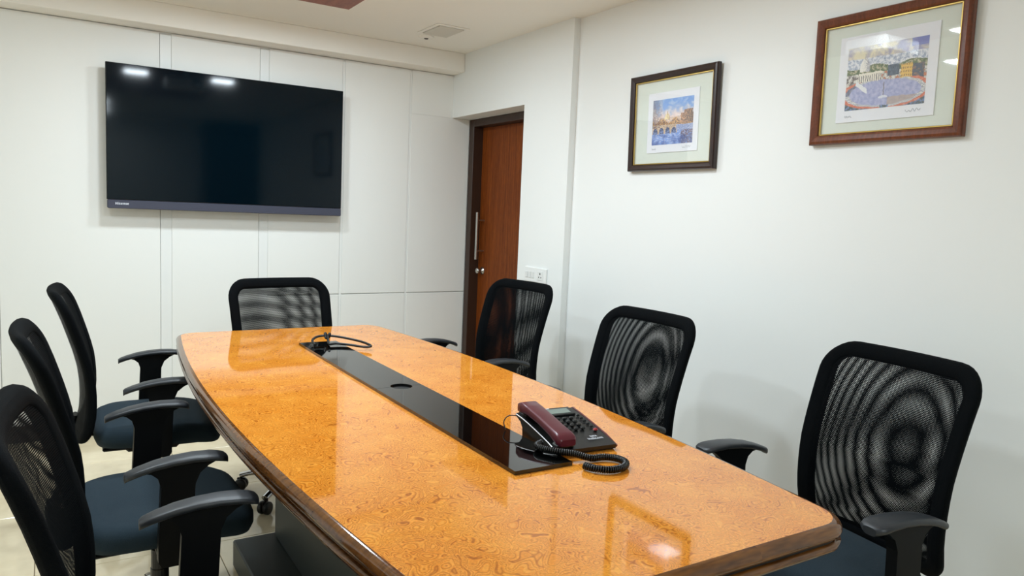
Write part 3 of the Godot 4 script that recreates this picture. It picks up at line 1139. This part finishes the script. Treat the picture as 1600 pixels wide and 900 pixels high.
# ------------------------------------------------------------------ telephone
func phone() -> void:
	var t := thing("desk_telephone", "black desk telephone with a maroon handset standing on the conference table", "telephone", Vector3(-1.285, TABLE_TOP + 0.0005, 3.155), deg_to_rad(-4.0))
	# local +z towards the user, +x to the right
	var side := PackedVector2Array([Vector2(0.110, 0.004), Vector2(0.112, 0.0153), Vector2(0.06, 0.0268), Vector2(0.0, 0.039), Vector2(-0.06, 0.0498), Vector2(-0.106, 0.0562), Vector2(-0.112, 0.0524), Vector2(-0.110, 0.0473), Vector2(-0.085, 0.0383), Vector2(-0.072, 0.0242), Vector2(-0.070, 0.0), Vector2(0.100, 0.0)])
	var st := begin()
	prism(st, side, -0.088, 0.088, func(a: float, b: float, x: float) -> Vector3: return Vector3(x, b, a))
	var body := part("body", st, mat(Color(0.035, 0.04, 0.045), 0.32), t)
	# slope of the face
	var slope := atan2(0.041, 0.218)
	var face := Transform3D(Basis(Vector3.RIGHT, slope), Vector3(0, 0.0386, 0.0))
	var add := func(called: String, m: Material, c: Vector3, s: Vector3, b: float, parent: Node) -> MeshInstance3D:
		var q := begin()
		bevel_box(q, face * c, s, b, face.basis)
		return part(called, q, m, parent)
	# maroon cheek along the right edge, silver line along the left one
	st = begin()
	var cheek := PackedVector2Array([Vector2(0.111, 0.012), Vector2(0.06, 0.0278), Vector2(0.0, 0.0399), Vector2(-0.06, 0.0508), Vector2(-0.106, 0.0572), Vector2(-0.106, 0.0524), Vector2(0.0, 0.0345), Vector2(0.108, 0.006)])
	prism(st, cheek, 0.0875, 0.0935, func(a: float, b: float, x: float) -> Vector3: return Vector3(x, b, a))
	part("side_trim", st, mat(Color(0.36, 0.10, 0.13), 0.35), body)
	st = begin()
	tube(st, catmull([Vector3(-0.0885, 0.012, 0.108), Vector3(-0.0885, 0.0249, 0.06), Vector3(-0.0885, 0.037, 0.0), Vector3(-0.0885, 0.0473, -0.06), Vector3(-0.0885, 0.0518, -0.106)], 5), 0.0017, 8)
	part("silver_line", st, mat(Color(0.80, 0.80, 0.80), 0.3, 0.6), body)
	# display
	add.call("display_surround", mat(Color(0.09, 0.10, 0.11), 0.3), Vector3(0.026, 0.003, -0.078), Vector3(0.088, 0.006, 0.044), 0.002, body)
	add.call("display", mat(Color(0.46, 0.51, 0.48), 0.15), Vector3(0.024, 0.0062, -0.077), Vector3(0.068, 0.001, 0.027), 0.0003, body)
	var key_m := mat(Color(0.11, 0.12, 0.13), 0.22)
	for r in 4:
		for k in 3:
			add.call("key", key_m, Vector3(-0.002 + k * 0.021, 0.005, -0.034 + r * 0.020), Vector3(0.014, 0.008, 0.010), 0.003, body)
	for r in 5:
		add.call("function_key", key_m, Vector3(0.070, 0.004, -0.046 + r * 0.017), Vector3(0.011, 0.006, 0.005), 0.002, body)
	add.call("redial_key", mat(Color(0.62, 0.16, 0.17), 0.3), Vector3(0.071, 0.004, 0.040), Vector3(0.013, 0.007, 0.010), 0.003, body)
	var lay := face.basis * Basis(Vector3.RIGHT, -PI / 2)
	text_part("maker_lettering", "TATA", 0.009, M.letter, body, Transform3D(lay, face * Vector3(0.046, 0.0015, 0.068)), true)
	text_part("maker_lettering", "indicom", 0.013, M.letter, body, Transform3D(lay, face * Vector3(0.046, 0.0012, 0.079)))
	add.call("display_mark", M.letter, Vector3(-0.004, 0.0061, -0.0955), Vector3(0.018, 0.0006, 0.003), 0.0002, body)
	# handset lying along the left side
	st = begin()
	var rows := []
	for s in [[-0.116, 0.0674, 0.020, 0.0082], [-0.112, 0.0699, 0.025, 0.0125], [-0.095, 0.0725, 0.026, 0.0154], [-0.06, 0.0712, 0.025, 0.0118], [0.0, 0.0616, 0.0245, 0.0104], [0.055, 0.0494, 0.025, 0.0111], [0.088, 0.0405, 0.026, 0.0147], [0.107, 0.0354, 0.0255, 0.0125], [0.112, 0.0334, 0.021, 0.0082]]:
		var ring := PackedVector3Array()
		for k in 20:
			var a := TAU * k / 20
			var ca := cos(a)
			var sa := sin(a)
			ring.append(Vector3(-0.058 + s[2] * signf(ca) * pow(absf(ca), 0.30), s[1] + s[3] * signf(sa) * pow(absf(sa), 0.40), s[0]))
		rows.append(ring)
	skin(st, rows)
	cap(st, rows[0], true)
	cap(st, rows[-1])
	part("handset", st, mat(Color(0.34, 0.10, 0.15), 0.28), t)
	# dark cradle ends between handset and body
	st = begin()
	bevel_box(st, Vector3(-0.058, 0.054, -0.092), Vector3(0.050, 0.020, 0.036), 0.006)
	bevel_box(st, Vector3(-0.058, 0.022, 0.088), Vector3(0.050, 0.016, 0.036), 0.006)
	part("cradle", st, M.black, t)
	# coiled handset cord
	var y := TABLE_TOP + 0.0105
	var g := TABLE_TOP + 0.0215
	var path := catmull([Vector3(-1.392, TABLE_TOP + 0.024, 3.205), Vector3(-1.410, g, 3.212), Vector3(-1.413, g, 3.235), Vector3(-1.392, g, 3.272), Vector3(-1.357, TABLE_TOP + 0.018, 3.297), Vector3(-1.325, y, 3.322), Vector3(-1.292, y, 3.328), Vector3(-1.268, y, 3.350), Vector3(-1.268, y, 3.384), Vector3(-1.297, y, 3.408), Vector3(-1.335, y, 3.408), Vector3(-1.362, y, 3.386), Vector3(-1.374, y, 3.358)], 12)
	st = begin()
	var length := 0.0
	var coil := PackedVector3Array()
	for i in path.size() - 1:
		var a := path[i]
		var b := path[i + 1]
		var tan_ := (b - a).normalized()
		var sd := tan_.cross(Vector3.UP).normalized()
		var up := sd.cross(tan_)
		var seg := a.distance_to(b)
		var steps := maxi(2, int(seg / 0.0005))
		for k in steps:
			var f := float(k) / steps
			var ang := (length + seg * f) / 0.0052 * TAU
			coil.append(a.lerp(b, f) + (sd * cos(ang) + up * sin(ang)) * 0.0068)
		length += seg
	tube(st, coil, 0.0026, 6)
	var cord := part("coiled_cord", st, mat(Color(0.03, 0.033, 0.038), 0.25), t)
	cord.transform = t.transform.affine_inverse()
	# thin line wire from the back of the body to the glass strip
	st = begin()
	tube(st, catmull([Vector3(-1.358, TABLE_TOP + 0.048, 3.048), Vector3(-1.382, TABLE_TOP + 0.047, 3.030), Vector3(-1.396, TABLE_TOP + 0.032, 3.028), Vector3(-1.396, TABLE_TOP + 0.012, 3.038)], 8), 0.0015, 6)
	var wire := part("line_wire", st, M.black, t)
	wire.transform = t.transform.affine_inverse()

# ------------------------------------------------------------------ cable on the table
func cable() -> void:
	var y := TABLE_TOP + 0.0135
	var st := begin()
	var m := mat(Color(0.05, 0.052, 0.056), 0.45)
	var t := thing("black_cable", "black cable tied in a loose loop on the far end of the glass strip", "cable")
	var loop := catmull([Vector3(-1.505, y + 0.002, 1.690), Vector3(-1.500, y + 0.014, 1.640), Vector3(-1.462, y + 0.022, 1.602), Vector3(-1.420, y + 0.024, 1.612), Vector3(-1.375, y + 0.020, 1.640), Vector3(-1.318, y + 0.012, 1.720), Vector3(-1.302, y + 0.006, 1.800), Vector3(-1.330, y + 0.003, 1.800), Vector3(-1.375, y + 0.006, 1.752), Vector3(-1.420, y + 0.008, 1.715), Vector3(-1.452, y + 0.008, 1.715), Vector3(-1.440, y + 0.020, 1.660), Vector3(-1.428, y + 0.026, 1.612)], 8)
	tube(st, loop, 0.0052, 8)
	part("loop", st, m, t)
	st = begin()
	var knot := []
	for k in 14:
		var a := TAU * k / 14.0
		knot.append(Vector3(-1.427 + 0.010 * cos(a), y + 0.025 + 0.010 * sin(2.0 * a), 1.612 + 0.011 * sin(a)))
	tube(st, catmull(knot, 4, true), 0.0050, 8, true)
	part("knot", st, m, t)

# ------------------------------------------------------------------ fittings
func small_fittings() -> void:
	# switch plate on the column
	var t := thing("switch_plate", "white switch and socket plate on the column beside the door", "switch plate", Vector3(COLUMN_X, 0.960, 1.133))
	var st := begin()
	bevel_box(st, Vector3(-0.005, 0.04, 0), Vector3(0.010, 0.085, 0.225), 0.003)
	part("plate", st, M.white, t)
	for k in 3:
		st = begin()
		bevel_box(st, Vector3(-0.0115, 0.038, -0.085 + k * 0.032), Vector3(0.004, 0.036, 0.024), 0.0015)
		part("rocker_switch", st, mat(Color(0.88, 0.88, 0.87), 0.35), t)
	st = begin()
	bevel_box(st, Vector3(-0.0108, 0.038, 0.055), Vector3(0.003, 0.052, 0.060), 0.001)
	var so := part("socket", st, mat(Color(0.90, 0.90, 0.89), 0.35), t)
	for p in [[0.050, 0.055, 0.010], [0.030, 0.044, 0.007], [0.030, 0.066, 0.007]]:
		st = begin()
		bevel_box(st, Vector3(-0.0124, p[0], p[1]), Vector3(0.002, p[2], p[2] * 0.8), 0.0003)
		part("socket_hole", st, M.hole, so)
	# wooden raft on the ceiling above the table
	t = thing("ceiling_raft", "reddish brown wooden ceiling raft above the table, cut by the top of the picture", "ceiling panel", Vector3(-1.5, CEILING, 2.4))
	st = begin()
	bevel_box(st, Vector3(0, -0.001, 0), Vector3(0.90, 0.005, 3.36), 0.001)
	part("board", st, M.raft, t)
	# square ceiling plate and round detector
	t = thing("ceiling_hatch", "square white cover plate on the ceiling near the right wall", "hatch", Vector3(-0.448, CEILING, 0.642))
	st = begin()
	for s in [[0.0, 0.128, 0.205, 0.022], [0.0, -0.128, 0.205, 0.022]]:
		bevel_box(st, Vector3(s[0], -0.003, s[1]), Vector3(s[2], 0.006, s[3]), 0.002)
	for s in [-1, 1]:
		bevel_box(st, Vector3(s * 0.0915, -0.003, 0), Vector3(0.022, 0.006, 0.234), 0.002)
	part("cover_frame", st, M.ceiling, t)
	st = begin()
	bevel_box(st, Vector3(0, -0.006, 0), Vector3(0.158, 0.010, 0.230), 0.002)
	part("cover_plate", st, mat(Color(0.84, 0.82, 0.78), 0.6), t)
	t = thing("smoke_detector", "small round white detector on the ceiling beside the cover plate", "detector", Vector3(-0.462, CEILING, 0.440))
	st = begin()
	lathe(st, [[0.046, 0.0], [0.046, -0.006], [0.040, -0.012], [0.022, -0.014]], Vector3.ZERO, Basis.IDENTITY, 24)
	part("rim", st, M.ceiling, t)
	st = begin()
	lathe(st, [[0.014, -0.012], [0.013, -0.017], [0.007, -0.019]], Vector3.ZERO, Basis.IDENTITY, 18)
	part("sensor", st, mat(Color(0.25, 0.22, 0.22), 0.3), t)
	# projector, seen as a reflection in the television
	t = thing("projector", "white ceiling projector reflected in the television screen", "projector", Vector3(-1.46, 2.285, 2.22))
	st = begin()
	bevel_box(st, Vector3(0, 0.0, 0), Vector3(0.31, 0.085, 0.24), 0.012)
	part("housing", st, M.white, t)
	st = begin()
	lathe(st, [[0.034, 0.0], [0.034, 0.018], [0.028, 0.022]], Vector3(0.07, 0, -0.118), Basis(Vector3.RIGHT, -PI / 2), 20)
	part("lens", st, M.glass_black, t)
	st = begin()
	tube(st, PackedVector3Array([Vector3(0, 0.04, 0), Vector3(0, 0.112, 0)]), 0.018, 14)
	part("mount_pole", st, M.white, t)
	# dark cupboard at the end of the room, mirrored as the black part of the screen
	t = thing("cupboard", "dark wooden cupboard at the camera end of the room, mirrored in the television", "cupboard", Vector3(-0.34, 0, 6.2))
	st = begin()
	bevel_box(st, Vector3(0, 1.18, 0.02), Vector3(0.64, 2.36, 0.55), 0.004)
	part("carcass", st, M.door_frame, t)
	for s in [-1, 1]:
		st = begin()
		bevel_box(st, Vector3(s * 0.158, 1.20, -0.265), Vector3(0.310, 2.28, 0.02), 0.003)
		var dr := part("cupboard_door", st, M.door_frame, t)
		st = begin()
		bevel_box(st, Vector3(s * 0.03, 1.1, -0.284), Vector3(0.012, 0.16, 0.018), 0.004)
		part("handle", st, M.steel, dr)
